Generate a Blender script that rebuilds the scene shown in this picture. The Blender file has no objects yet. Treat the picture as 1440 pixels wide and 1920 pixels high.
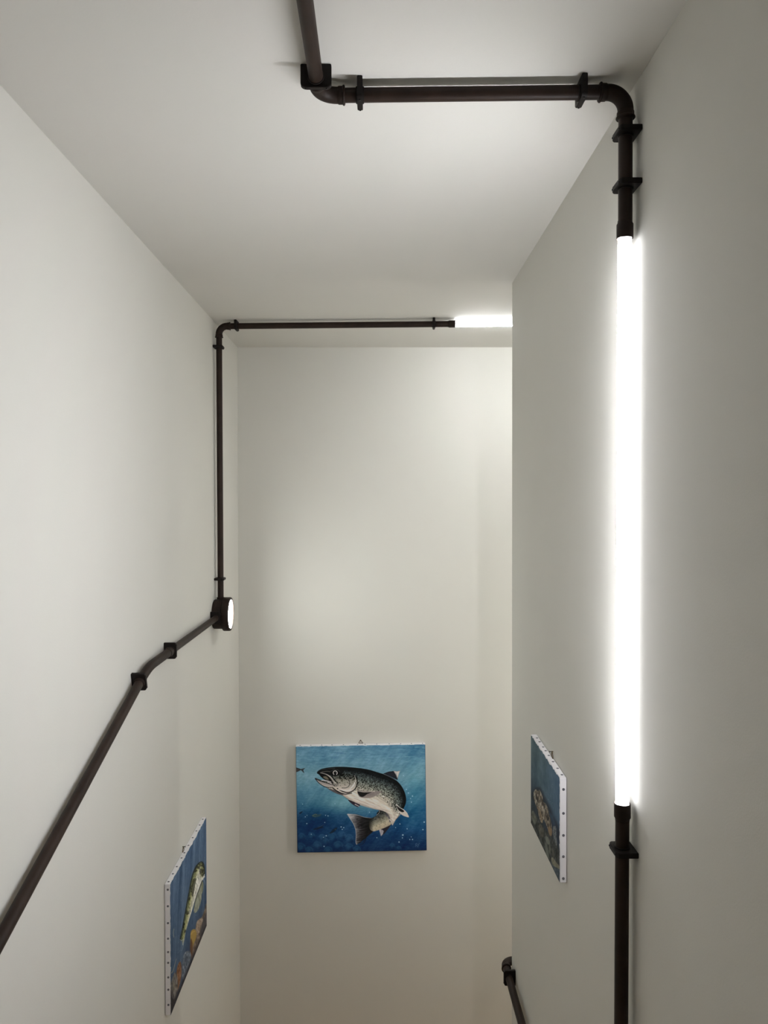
import bpy, bmesh, math, random
import numpy as np
from mathutils import Vector, Matrix

sc = bpy.context.scene
COL = sc.collection

# ------------------------------------------------------------------ camera
PITCH, YAW, ROLL = 0.0136, 0.0092, -0.0017
F_PX = 1442.0
H = 0.879          # ceiling above the eye
XL = 0.7917        # left wall
XR = 0.5465        # right wall
YB = 4.393         # far wall
YC = 3.104         # free corner of the right wall
SO = 0.026         # pipe axis to wall
PR = 0.0145        # pipe radius


def cam_axes(p, y, r):
    cp, sp, cy, sy, cr, sr = math.cos(p), math.sin(p), math.cos(y), math.sin(y), math.cos(r), math.sin(r)
    Ry = np.array([[cy, 0, -sy], [0, 1, 0], [sy, 0, cy]])
    Rx = np.array([[1, 0, 0], [0, cp, -sp], [0, sp, cp]])
    Rz = np.array([[cr, -sr, 0], [sr, cr, 0], [0, 0, 1]])
    return Rz @ Rx @ Ry


A = cam_axes(PITCH, YAW, ROLL)
cv = lambda v: Vector((v[0], v[2], -v[1]))
cam_d = bpy.data.cameras.new('camera')
cam = bpy.data.objects.new('camera', cam_d)
COL.objects.link(cam)
rx, ry, rz = cv(A[0]), -cv(A[1]), -cv(A[2])
cam.matrix_world = Matrix(((rx.x, ry.x, rz.x, 0), (rx.y, ry.y, rz.y, 0), (rx.z, ry.z, rz.z, 0), (0, 0, 0, 1)))
cam_d.sensor_fit = 'VERTICAL'
cam_d.sensor_height = 24.0
cam_d.lens = 24.0 * F_PX / 1920.0
cam_d.clip_start = 0.02
sc.camera = cam

# ------------------------------------------------------------------ light levels
TUBE_NEAR = (212.0, 5.6)    # LED tubes: lit face outwards, weak spill from their back
TUBE_FAR = (114.0, 9.0)
TUBE_FILL = (165.0, 8.0)  # unseen tube added to lift the far wall
DISC = 120.0
TUBE_COL = (0.965, 0.965, 1.0)
EXPOSURE = 0.0
world = bpy.data.worlds.new('world')
sc.world = world
world.use_nodes = True
world.node_tree.nodes['Background'].inputs[0].default_value = (0.5, 0.5, 0.5, 1)
world.node_tree.nodes['Background'].inputs[1].default_value = 0.0
sc.view_settings.view_transform = 'Standard'
sc.view_settings.look = 'None'
sc.view_settings.gamma = 1.0
sc.view_settings.exposure = EXPOSURE
sc.view_settings.use_curve_mapping = False
sc.cycles.max_bounces = 14
sc.cycles.diffuse_bounces = 12


# ------------------------------------------------------------------ materials
def lin(c):
    c = c / 255.0
    return c / 12.92 if c <= 0.04045 else ((c + 0.055) / 1.055) ** 2.4


def srgb(r, g, b):
    return (lin(r), lin(g), lin(b), 1.0)


def new_mat(name, color, rough=0.5, metal=0.0, bump=None, mottle=0.0, scale=30.0, spec=0.5):
    m = bpy.data.materials.new(name)
    m.use_nodes = True
    nt = m.node_tree
    b = nt.nodes['Principled BSDF']
    b.inputs['Base Color'].default_value = color
    b.inputs['Roughness'].default_value = rough
    b.inputs['Metallic'].default_value = metal
    b.inputs['Specular IOR Level'].default_value = spec
    tc = nt.nodes.new('ShaderNodeTexCoord')
    if mottle > 0:
        n = nt.nodes.new('ShaderNodeTexNoise')
        n.inputs['Scale'].default_value = scale
        n.inputs['Detail'].default_value = 5.0
        nt.links.new(tc.outputs['Object'], n.inputs['Vector'])
        r = nt.nodes.new('ShaderNodeValToRGB')
        r.color_ramp.elements[0].position = 0.3
        r.color_ramp.elements[1].position = 0.7
        r.color_ramp.elements[0].color = tuple(x * (1 - mottle) for x in color[:3]) + (1,)
        r.color_ramp.elements[1].color = tuple(min(1, x * (1 + mottle)) for x in color[:3]) + (1,)
        nt.links.new(n.outputs['Fac'], r.inputs['Fac'])
        nt.links.new(r.outputs['Color'], b.inputs['Base Color'])
    if bump:
        n2 = nt.nodes.new('ShaderNodeTexNoise')
        n2.inputs['Scale'].default_value = bump[0]
        n2.inputs['Detail'].default_value = 3.0
        nt.links.new(tc.outputs['Object'], n2.inputs['Vector'])
        bp = nt.nodes.new('ShaderNodeBump')
        bp.inputs['Strength'].default_value = bump[1]
        bp.inputs['Distance'].default_value = bump[2]
        nt.links.new(n2.outputs['Fac'], bp.inputs['Height'])
        nt.links.new(bp.outputs['Normal'], b.inputs['Normal'])
    return m


def emit_mat(name, color, strength):
    m = bpy.data.materials.new(name)
    m.use_nodes = True
    nt = m.node_tree
    nt.nodes.remove(nt.nodes['Principled BSDF'])
    e = nt.nodes.new('ShaderNodeEmission')
    e.inputs['Color'].default_value = (*color, 1)
    e.inputs['Strength'].default_value = strength
    nt.links.new(e.outputs[0], nt.nodes['Material Output'].inputs[0])
    return m


def tube_mat(name, color, strengths, out, beam=(0.0, 0.85)):
    """LED tube: the half that faces out of the wall carries the diodes, the back only spills"""
    m = emit_mat(name, color, 1.0)
    nt = m.node_tree
    e = [n for n in nt.nodes if n.type == 'EMISSION'][0]
    tc = nt.nodes.new('ShaderNodeTexCoord')
    dt = nt.nodes.new('ShaderNodeVectorMath')
    dt.operation = 'DOT_PRODUCT'
    dt.inputs[1].default_value = Vector(out).normalized()
    nt.links.new(tc.outputs['Normal'], dt.inputs[0])
    mr = nt.nodes.new('ShaderNodeMapRange')
    mr.interpolation_type = 'SMOOTHSTEP'
    mr.inputs['From Min'].default_value = beam[0]
    mr.inputs['From Max'].default_value = beam[1]
    mr.inputs['To Min'].default_value = strengths[1]
    mr.inputs['To Max'].default_value = strengths[0]
    nt.links.new(dt.outputs['Value'], mr.inputs['Value'])
    nt.links.new(mr.outputs['Result'], e.inputs['Strength'])
    return m


def paint_mat(name):
    m = bpy.data.materials.new(name)
    m.use_nodes = True
    nt = m.node_tree
    b = nt.nodes['Principled BSDF']
    b.inputs['Roughness'].default_value = 0.85
    b.inputs['Specular IOR Level'].default_value = 0.25
    a = nt.nodes.new('ShaderNodeAttribute')
    a.attribute_name = 'paint'
    nt.links.new(a.outputs['Color'], b.inputs['Base Color'])
    tc = nt.nodes.new('ShaderNodeTexCoord')
    n2 = nt.nodes.new('ShaderNodeTexNoise')
    n2.inputs['Scale'].default_value = 500
    nt.links.new(tc.outputs['Object'], n2.inputs['Vector'])
    bp = nt.nodes.new('ShaderNodeBump')
    bp.inputs['Strength'].default_value = 0.15
    bp.inputs['Distance'].default_value = 0.001
    nt.links.new(n2.outputs['Fac'], bp.inputs['Height'])
    nt.links.new(bp.outputs['Normal'], b.inputs['Normal'])
    return m


M_WALL = new_mat('wall_paint', (0.615, 0.608, 0.568, 1), 0.75, bump=(260, 0.12, 0.0015), mottle=0.006, scale=4, spec=0.25)
M_CEIL = new_mat('ceiling_paint', (0.615, 0.607, 0.575, 1), 0.85, bump=(260, 0.10, 0.0015), mottle=0.006, scale=4, spec=0.15)
M_REAR = new_mat('darkened_rear', (0.12, 0.09, 0.07, 1), 0.6, mottle=0.2, scale=6)  # unseen rear wall, kept dark to cut light bounced onto the right wall
M_FLOOR = new_mat('stair_wood', (0.56, 0.41, 0.27, 1), 0.5, mottle=0.12, scale=6)
M_PIPE = new_mat('brown_pipe_paint', srgb(40, 29, 23), 0.5, 0.0, bump=(60, 0.15, 0.001), mottle=0.25, scale=18, spec=0.2)
M_FIT = new_mat('brown_fitting_paint', srgb(36, 26, 21), 0.55, 0.0, bump=(180, 0.3, 0.001), mottle=0.2, scale=40, spec=0.18)
M_CLAMP = new_mat('brown_clamp_plastic', srgb(25, 20, 18), 0.55, 0.0, mottle=0.12, scale=40, spec=0.18)
M_SCREW = new_mat('blackened_screw', srgb(22, 20, 20), 0.35, 0.8)
M_WHITE = new_mat('primed_canvas', (0.76, 0.75, 0.765, 1), 0.8, bump=(900, 0.3, 0.0005), mottle=0.03, scale=25, spec=0.2)
M_TACK = new_mat('steel_tack', srgb(104, 104, 112), 0.4, 0.4)
M_WIRE = new_mat('brass_wire', srgb(84, 66, 44), 0.4, 0.7)
M_WOOD = new_mat('stretcher_wood', srgb(150, 110, 80), 0.7, mottle=0.2, scale=60)
M_PAINT = paint_mat('oil_paint')
M_TUBE = tube_mat('lit_tube', TUBE_COL, TUBE_NEAR, (-1, 0.45, 0), (0.3, 0.95))
M_TUBE2 = tube_mat('lit_tube_far', (0.97, 0.98, 1.0), TUBE_FAR, (0, 0.3, -1))
M_TUBE3 = tube_mat('added_fill_tube', (1.0, 0.965, 0.90), TUBE_FILL, (0, 1, 0), (0.1, 0.9))  # emission of the added tube in the side passage
M_DISC = emit_mat('lit_diffuser', (0.97, 1.0, 0.97), DISC)


# ------------------------------------------------------------------ object helpers
def obj(name, bm, mat, parent=None, smooth=False):
    me = bpy.data.meshes.new(name)
    bm.normal_update()
    bm.to_mesh(me)
    bm.free()
    me.materials.append(mat)
    if smooth:
        for p in me.polygons:
            p.use_smooth = True
    o = bpy.data.objects.new(name, me)
    COL.objects.link(o)
    if parent is not None:
        o.parent = parent
        o.matrix_parent_inverse = Matrix.Identity(4)
        o.location = Vector(o.location)
        # vertices are given in world space: bring them into the parent's space
        me.transform(world_of(parent).inverted())
    return o


def world_of(o):
    m = o.matrix_basis.copy()
    while o.parent:
        o = o.parent
        m = o.matrix_basis @ m
    return m


def thing(name, label, cat, loc=(0, 0, 0), rot=None, group=None):
    o = bpy.data.objects.new(name, None)
    COL.objects.link(o)
    o.empty_display_size = 0.05
    o.location = loc
    if rot is not None:
        o.rotation_euler = rot.to_euler()
    o['label'] = label
    o['category'] = cat
    if group:
        o['group'] = group
    return o


def struct(name, bm, mat):
    o = obj(name, bm, mat)
    o['kind'] = 'structure'
    return o


def add_box(bm, lo, hi, bev=0.0):
    lo, hi = Vector(lo), Vector(hi)
    c = (lo + hi) / 2
    s = hi - lo
    r = bmesh.ops.create_cube(bm, size=1.0, matrix=Matrix.Translation(c) @ Matrix.Diagonal((s.x, s.y, s.z, 1)))
    if bev > 0:
        es = {e for v in r['verts'] for e in v.link_edges}
        bmesh.ops.bevel(bm, geom=list(es), offset=bev, segments=2, affect='EDGES', profile=0.5)


def sweep(bm, pts, radii, seg=28, cap=True):
    """tube along a polyline with one radius per point"""
    pts = [Vector(p) for p in pts]
    if not hasattr(radii, '__len__'):
        radii = [radii] * len(pts)
    tang = []
    for i in range(len(pts)):
        a = pts[max(i - 1, 0)]
        b = pts[min(i + 1, len(pts) - 1)]
        if (b - a).length < 1e-9:
            a = pts[max(i - 2, 0)]
            b = pts[min(i + 2, len(pts) - 1)]
        tang.append((b - a).normalized())
    n = tang[0].orthogonal().normalized()
    rings = []
    for i, p in enumerate(pts):
        if i > 0:
            q = tang[i - 1].rotation_difference(tang[i])
            n = q @ n
        n = (n - tang[i] * n.dot(tang[i])).normalized()
        b = tang[i].cross(n)
        rings.append([bm.verts.new(p + (n * math.cos(2 * math.pi * k / seg) + b * math.sin(2 * math.pi * k / seg)) * radii[i]) for k in range(seg)])
    for r0, r1 in zip(rings, rings[1:]):
        for k in range(seg):
            bm.faces.new((r0[k], r0[(k + 1) % seg], r1[(k + 1) % seg], r1[k]))
    if cap:
        bm.faces.new(list(reversed(rings[0])))
        bm.faces.new(rings[-1])


def sharpen(o, deg=40):
    me = o.data
    bm = bmesh.new()
    bm.from_mesh(me)
    for e in bm.edges:
        if len(e.link_faces) == 2 and e.calc_face_angle(0) > math.radians(deg):
            e.smooth = False
    bm.to_mesh(me)
    bm.free()
    for p in me.polygons:
        p.use_smooth = True


def lathe(bm, origin, axis, prof, seg=40):
    """profile of (distance along axis, radius); may turn back on itself; a radius of 0 closes it"""
    origin, ax = Vector(origin), Vector(axis).normalized()
    n = ax.orthogonal().normalized()
    b = ax.cross(n)
    rings = []
    for x, r in prof:
        if r <= 1e-7:
            rings.append([bm.verts.new(origin + ax * x)])
        else:
            rings.append([bm.verts.new(origin + ax * x + (n * math.cos(2 * math.pi * k / seg) + b * math.sin(2 * math.pi * k / seg)) * r) for k in range(seg)])
    for r0, r1 in zip(rings, rings[1:]):
        for k in range(seg):
            j = (k + 1) % seg
            if len(r0) == 1:
                bm.faces.new((r0[0], r1[j], r1[k]))
            elif len(r1) == 1:
                bm.faces.new((r0[k], r0[j], r1[0]))
            else:
                bm.faces.new((r0[k], r0[j], r1[j], r1[k]))
    bmesh.ops.recalc_face_normals(bm, faces=bm.faces)


def pipe_part(name, a, b, parent, r=PR, mat=None):
    bm = bmesh.new()
    a, b = Vector(a), Vector(b)
    d = (b - a).normalized()
    c = 0.0008
    sweep(bm, [a, a + d * c, b - d * c, b], [r - c, r, r, r - c], 36)
    o = obj(name, bm, mat or M_PIPE, parent)
    sharpen(o)
    return o


def elbow_part(corner, din, dout, parent, arm=0.053, R=0.038, ring_out=True):
    """pipe elbow: arrives along din, leaves along dout; sockets with a rolled rim"""
    corner, din, dout = Vector(corner), Vector(din).normalized(), Vector(dout).normalized()
    ang = din.angle(dout)
    t = R * math.tan(ang / 2)
    p0 = corner - din * t
    cdir = (dout - din * dout.dot(din)).normalized()
    cen = p0 + cdir * R
    pts, rad = [], []
    RB = PR + 0.0018
    RS = PR + 0.0032
    pts += [corner - din * arm, corner - din * (arm - 0.001), corner - din * (t + 0.004), corner - din * (t + 0.002)]
    rad += [RS - 0.0008, RS, RS, RB]
    N = 14
    for i in range(N + 1):
        a = ang * i / N
        pts.append(cen - cdir * R * math.cos(a) + din * R * math.sin(a))
        rad.append(RB)
    pts += [corner + dout * (t + 0.002), corner + dout * (t + 0.004), corner + dout * (arm - 0.001), corner + dout * arm]
    rad += [RB, RS, RS, RS - 0.0008]
    bm = bmesh.new()
    sweep(bm, pts, rad, 36)
    e = obj('elbow', bm, M_FIT, parent)
    sharpen(e, 50)
    for c, d in ((corner - din * arm, -din), (corner + dout * arm, dout)):
        bm = bmesh.new()
        prof = []
        for k in range(9):
            a = math.pi * k / 8
            prof.append((-0.003 * math.cos(a), PR + 0.001 + 0.0045 * math.sin(a)))
        sweep(bm, [c + d * x for x, _ in prof], [y for _, y in prof], 36)
        ro = obj('collar', bm, M_FIT, e)
        sharpen(ro, 60)
    return e


def clamp(pos, axis, normal, label, width=0.060, depth=0.047, thick=0.0115):
    """flat pipe clamp: a plate standing on the wall with the pipe through it"""
    pos, ax, n = Vector(pos), Vector(axis).normalized(), Vector(normal).normalized()
    t = ax.cross(n).normalized()
    base = pos - n * SO
    t_ = thing('pipe_clamp', label, 'pipe clamp', base, group='brown pipe clamps')
    hw = width / 2
    ch = 0.007
    r = 0.004
    prof = [(-hw, 0.0003), (hw, 0.0003), (hw, depth - ch)]
    prof += [(hw - r * 0.35, depth - ch + r * 0.8), (hw - ch, depth - 0.0008), (hw - ch - 0.003, depth)]
    prof += [(-hw + ch + 0.003, depth), (-hw + ch, depth - 0.0008), (-hw + r * 0.35, depth - ch + r * 0.8), (-hw, depth - ch)]
    bm = bmesh.new()
    v0 = [bm.verts.new(base + t * a + n * b - ax * thick / 2) for a, b in prof]
    v1 = [bm.verts.new(base + t * a + n * b + ax * thick / 2) for a, b in prof]
    m = len(prof)
    bm.faces.new(v0[::-1])
    bm.faces.new(v1)
    for i in range(m):
        bm.faces.new((v0[i], v0[(i + 1) % m], v1[(i + 1) % m], v1[i]))
    bmesh.ops.recalc_face_normals(bm, faces=bm.faces)
    bmesh.ops.bevel(bm, geom=[e for e in bm.edges], offset=0.0011, segments=2, affect='EDGES')
    obj('plate', bm, M_CLAMP, t_)
    # short sleeve that grips the pipe
    bm = bmesh.new()
    sweep(bm, [pos - ax * 0.0085, pos - ax * 0.0075, pos + ax * 0.0075, pos + ax * 0.0085], [PR + 0.0012, PR + 0.0022, PR + 0.0022, PR + 0.0012], 32)
    s = obj('sleeve', bm, M_CLAMP, t_)
    sharpen(s)
    for sgn in (-1, 1):
        bm = bmesh.new()
        c = base + t * sgn * (PR + 0.0065) + n * depth
        sweep(bm, [c - n * 0.001, c + n * 0.0006, c + n * 0.001], [0.0022, 0.0022, 0.0015], 14)
        k = obj('screw', bm, M_SCREW, t_)
        sharpen(k)
    return t_


# ------------------------------------------------------------------ the setting
def slab(name, lo, hi, mat):
    bm = bmesh.new()
    add_box(bm, lo, hi)
    return struct(name, bm, mat)


YR = -3.0           # wall behind the camera
XP = 2.6            # end of the side passage
ZF = -3.25          # lower floor
slab('wall_left', (-XL - 0.15, YR - 0.15, ZF - 0.1), (-XL, YB + 0.15, H + 0.1), M_WALL)
slab('wall_right', (XR, YR, ZF), (XP, YC, H), M_WALL)
slab('wall_back', (-XL, YB, ZF - 0.1), (XP + 0.15, YB + 0.15, H + 0.1), M_WALL)
slab('wall_front', (-XL, YR - 0.15, ZF - 0.1), (XP + 0.15, YR, H + 0.1), M_REAR)
slab('wall_passage', (XP, YR, ZF - 0.1), (XP + 0.15, YB, H + 0.1), M_WALL)
slab('ceiling', (-XL, YR, H), (XP, YB, H + 0.1), M_CEIL)
bm = bmesh.new()
ZL = -1.58
add_box(bm, (-XL, YR, ZF), (XR, 1.0, ZL))
ns = 10
for i in range(1, ns):
    top = ZL - (ZL - ZF) * i / ns
    add_box(bm, (-XL, 1.0 + (i - 1) * 0.23, ZF), (XR, 1.0 + i * 0.23, top))
add_box(bm, (-XL, YR, ZF - 0.1), (XP, YB, ZF))
struct('floor', bm, M_FLOOR)

# ------------------------------------------------------------------ pipes and lights
XP_R = XR - SO       # axis of the upright pipe on the right wall
YT = 1.612           # its distance
ZP = H - SO          # axis height of the ceiling pipes
XE = -0.121          # ceiling run towards the camera

# run 1: ceiling and upper right
r1 = thing('pipe_run', 'dark brown pipe crossing the near ceiling with an elbow at each end', 'pipe', (XR, YT, H))
pipe_part('pipe', (XE, -1.0, ZP), (XE, 1.625 - 0.050, ZP), r1)
elbow_part((XE, 1.628, ZP), (0, 1, 0), (1, -0.01, 0), r1)
pipe_part('pipe', (XE + 0.05, 1.6275, ZP), (XP_R - 0.05, YT, ZP), r1)
elbow_part((XP_R, YT, ZP), (1, -0.01, 0), (0, 0, -1), r1)
pipe_part('pipe', (XP_R, YT, ZP - 0.05), (XP_R, YT, 0.583), r1)
clamp((XE, 1.562, ZP), (0, 1, 0), (0, 0, -1), 'brown pipe clamp facing the viewer at the near left elbow on the ceiling', width=0.062)
clamp((-0.034, 1.6265, ZP), (1, 0, 0), (0, 0, -1), 'brown pipe clamp on the ceiling pipe just right of its left elbow')
clamp((0.4285, 1.614, ZP), (1, 0, 0), (0, 0, -1), 'brown pipe clamp on the ceiling pipe beside the right hand corner elbow')
clamp((XP_R, YT, 0.768), (0, 0, 1), (-1, 0, 0), 'brown pipe clamp right below the elbow at the top of the right wall')
clamp((XP_R, YT, 0.659), (0, 0, 1), (-1, 0, 0), 'brown pipe clamp nearest above the upright tube light on the right wall')

# vertical tube light


def tube_light(a, b, mat, label, body=0.030, wall_n=(-1, 0, 0)):
    a, b = Vector(a), Vector(b)
    d = (b - a).normalized()
    t = thing('tube_light', label, 'tube light', a)
    bm = bmesh.new()
    sweep(bm, [a + d * 0.002, b - d * 0.002], [0.0138, 0.0138], 32, cap=True)
    o = obj('tube', bm, mat, t)
    o['label'] = 'glowing white glass tube'
    sharpen(o)
    for p, s in ((a, -1), (b, 1)):
        bm = bmesh.new()
        # open cup that takes the tube end, then a step down onto the pipe
        lathe(bm, p, d * s, [(0.034, 0), (0.034, PR + 0.0003), (0.029, PR + 0.0008), (0.026, 0.0172), (-0.003, 0.0172), (-0.0036, 0.0166),
                             (-0.0034, 0.0152), (0.004, 0.0150), (0.004, 0)], 40)
        c = obj('end_cap', bm, M_FIT, t)
        c['label'] = 'dark brown end socket'
        sharpen(c)
    return t


tube_light((XP_R, YT + 0.002, 0.553), (XP_R, YT + 0.009, -0.645), M_TUBE, 'long glowing white tube light upright on the right wall')

# run 2: below the tube
r2 = thing('pipe_run', 'dark brown upright pipe below the tube light on the right wall', 'pipe', (XR, YT + 0.01, -0.675))
pipe_part('pipe', (XP_R, YT + 0.0092, -0.674), (XP_R, YT + 0.016, -1.36), r2)
elbow_part((XP_R, YT + 0.0165, -1.40), (0, 0, -1), (0, -1, 0), r2)
pipe_part('pipe', (XP_R, YT - 0.03, -1.40), (XP_R, YT - 0.6, -1.40), r2)
clamp((XP_R, YT + 0.010, -0.742), (0, 0, 1), (-1, 0, 0), 'brown pipe clamp directly below the lower end of the upright tube light')

# run 3: far ceiling and down the left wall
XP_L = -XL + SO
YV = 3.757
r3 = thing('pipe_run', 'thin dark brown pipe along the far ceiling and down the left wall', 'pipe', (-XL, YV, H))
pipe_part('pipe', (XP_L, YV + 0.01, -0.470), (XP_L, YV, ZP - 0.05), r3)
elbow_part((XP_L, YV, ZP), (0, 0, 1), (1, -0.042, 0), r3)
hy = lambda x: YV - 0.045 * (x - XP_L)
pipe_part('pipe', (XP_L + 0.05, hy(XP_L + 0.05), ZP), (0.345, hy(0.345), ZP), r3)
clamp((-0.680, hy(-0.68), ZP), (1, -0.045, 0), (0, 0, -1), 'small brown clamp on the far ceiling pipe beside its left corner elbow')
clamp((0.2755, hy(0.2755), ZP), (1, -0.045, 0), (0, 0, -1), 'small brown clamp on the far ceiling pipe just left of the tube light')
clamp((XP_L, YV, 0.752), (0, 0, 1), (1, 0, 0), 'small brown clamp at the top of the left upright pipe below the elbow')
clamp((XP_L, YV + 0.008, -0.377), (0, 0, 1), (1, 0, 0), 'small brown clamp on the left upright pipe just above the round light')
tube_light((0.375, hy(0.375), ZP), (1.575, hy(1.575), ZP), M_TUBE2, 'glowing white tube light on the far ceiling partly hidden by the right wall')

# round wall light
def disc_part(name, c, ax, prof, mat, parent):
    bm = bmesh.new()
    lathe(bm, c, ax, prof, 64)
    o = obj(name, bm, mat, parent)
    sharpen(o, 50)
    return o


def round_light(c, ax, label, mat):
    t = thing('round_wall_light', label, 'wall light', c)
    disc_part('housing', c, ax, [(0.0005, 0), (0.0005, 0.0700), (0.004, 0.0715), (0.046, 0.0715), (0.047, 0.0705), (0.047, 0)], M_FIT, t)
    disc_part('rim', c, ax, [(0.044, 0.0), (0.044, 0.0740), (0.047, 0.0800), (0.050, 0.0818), (0.077, 0.0818), (0.0805, 0.0800), (0.0815, 0.0770), (0.0812, 0.0700), (0.0725, 0.0685), (0.0715, 0.0)], M_FIT, t)
    o = disc_part('diffuser', c, ax, [(0.0722, 0), (0.0722, 0.0680), (0.0750, 0.0680), (0.0760, 0.058), (0.0766, 0.035), (0.0768, 0)], mat, t)
    o['label'] = 'glowing white round diffuser'
    return t


LC = Vector((-XL, 3.742, -0.546))
lt = round_light(LC, (1, 0, 0), 'round brown drum light with glowing white face on the left wall', M_DISC)
tube_light((1.75, YC + SO, -0.5), (1.75, YC + SO, -1.7), M_TUBE3, 'added unseen fill tube in the side passage behind the right wall')  # fill light added out of view to brighten the far wall
bm = bmesh.new()
sweep(bm, [(XP_L, YV + 0.01, -0.480), (XP_L, YV + 0.01, -0.4685), (XP_L, YV + 0.01, -0.4675)], [0.019, 0.019, 0.018], 32)
sharpen(obj('pipe_socket', bm, M_FIT, lt))
bm = bmesh.new()
sweep(bm, [(XP_L, 3.695, -0.5515), (XP_L, 3.664, -0.5515), (XP_L, 3.662, -0.5515)], [0.019, 0.019, 0.018], 32)
sharpen(obj('pipe_socket', bm, M_FIT, lt))

# run 4: rail on the left wall
r4 = thing('pipe_run', 'dark brown pipe on the left wall descending from the round light towards the viewer', 'pipe', (-XL, 3.66, -0.552))
ZR = -0.5525
bend = Vector((XP_L, 2.640, ZR))
sl = Vector((0, -1, -0.331)).normalized()


def rail_bend(parent):
    R = 0.42
    din = Vector((0, -1, 0))
    ang = din.angle(sl)
    corner = Vector((XP_L, 2.565, ZR))
    t = R * math.tan(ang / 2)
    cdir = (sl - din * sl.dot(din)).normalized()
    cen = corner - din * t + cdir * R
    p = [corner - din * (t + 0.20), corner - din * (t + 0.199), corner - din * (t + 0.172), corner - din * (t + 0.171)]
    RB, RS = PR + 0.0012, PR + 0.003
    rad = [RS - 0.001, RS, RS, RB]
    for i in range(17):
        a = ang * i / 16
        p.append(cen - cdir * R * math.cos(a) + din * R * math.sin(a))
        rad.append(RB)
    p += [corner + sl * (t - 0.045 + 0.046), corner + sl * (t + 0.002), corner + sl * (t + 0.035), corner + sl * (t + 0.036)]
    rad += [RB, RS, RS, RS - 0.001]
    bm = bmesh.new()
    sweep(bm, p, rad, 36)
    e = obj('bend', bm, M_FIT, parent)
    sharpen(e, 50)
    return corner


pipe_part('pipe', (XP_L, 3.672, ZR), (XP_L, 2.80, ZR), r4)
cr = rail_bend(r4)
pipe_part('pipe', cr + sl * 0.07, cr + sl * 1.9, r4)
clamp((XP_L, 3.652, ZR), (0, 1, 0), (1, 0, 0), 'brown pipe clamp fixed against the drum of the round wall light')
clamp((XP_L, 2.857, ZR), (0, 1, 0), (1, 0, 0), 'brown pipe clamp at the far end of the bend in the left wall pipe')
cc = cr + sl * 0.087
clamp(cc, (0, 1, 0.331), (1, 0, 0), 'brown pipe clamp at the near end of the bend in the left wall pipe')

# run 5: low rail turning the corner
r5 = thing('pipe_run', 'short dark brown pipe low on the right wall turning round its corner', 'pipe', (XR, 3.0, -1.890))
YX = YC + SO + 0.004
pipe_part('pipe', (XP_R, 1.9, -1.890), (XP_R, YX - 0.05, -1.890), r5)
elbow_part((XP_R, YX, -1.890), (0, 1, 0), (1, 0, 0), r5)
pipe_part('pipe', (XP_R + 0.05, YX, -1.890), (1.5, YX, -1.890), r5)
clamp((XP_R, 3.022, -1.890), (0, 1, 0), (-1, 0, 0), 'brown pipe clamp low on the right wall at its free corner')


# ------------------------------------------------------------------ the painter: pigment laid on a fine grid
def homography(src, dst):
    Mx = []
    for (x, y), (u, v) in zip(src, dst):
        Mx.append([x, y, 1, 0, 0, 0, -u * x, -u * y, -u])
        Mx.append([0, 0, 0, x, y, 1, -v * x, -v * y, -v])
    return np.linalg.svd(np.array(Mx, float))[2][-1].reshape(3, 3)


def vnoise(x, y, seed):
    xi, yi = np.floor(x).astype(np.int64), np.floor(y).astype(np.int64)
    fx, fy = x - xi, y - yi
    fx, fy = fx * fx * (3 - 2 * fx), fy * fy * (3 - 2 * fy)

    def h(a, b):
        n = (a * 374761393 + b * 668265263 + seed * 1442695041) & 0xFFFFFFFF
        n = ((n ^ (n >> 13)) * 1274126177) & 0xFFFFFFFF
        return ((n ^ (n >> 16)) & 0xFFFF) / 65535.0
    return (h(xi, yi) * (1 - fx) + h(xi + 1, yi) * fx) * (1 - fy) + (h(xi, yi + 1) * (1 - fx) + h(xi + 1, yi + 1) * fx) * fy


def fbm(x, y, seed, octs=4):
    s, a, t = 0, 1.0, 0
    for k in range(octs):
        s = s + a * vnoise(x * 2 ** k, y * 2 ** k, seed + k * 17)
        t += a
        a *= 0.55
    return s / t


def smooth_poly(pts, closed=True, n=6):
    P = np.array(pts, float)
    m = len(P)
    out = []
    rng = range(m) if closed else range(m - 1)
    for i in rng:
        g = (lambda k: P[k % m]) if closed else (lambda k: P[min(max(k, 0), m - 1)])
        p0, p1, p2, p3 = g(i - 1), g(i), g(i + 1), g(i + 2)
        for j in range(n):
            t = j / n
            out.append(0.5 * ((2 * p1) + (-p0 + p2) * t + (2 * p0 - 5 * p1 + 4 * p2 - p3) * t ** 2 + (-p0 + 3 * p1 - 3 * p2 + p3) * t ** 3))
    if not closed:
        out.append(P[-1])
    return np.array(out)


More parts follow.
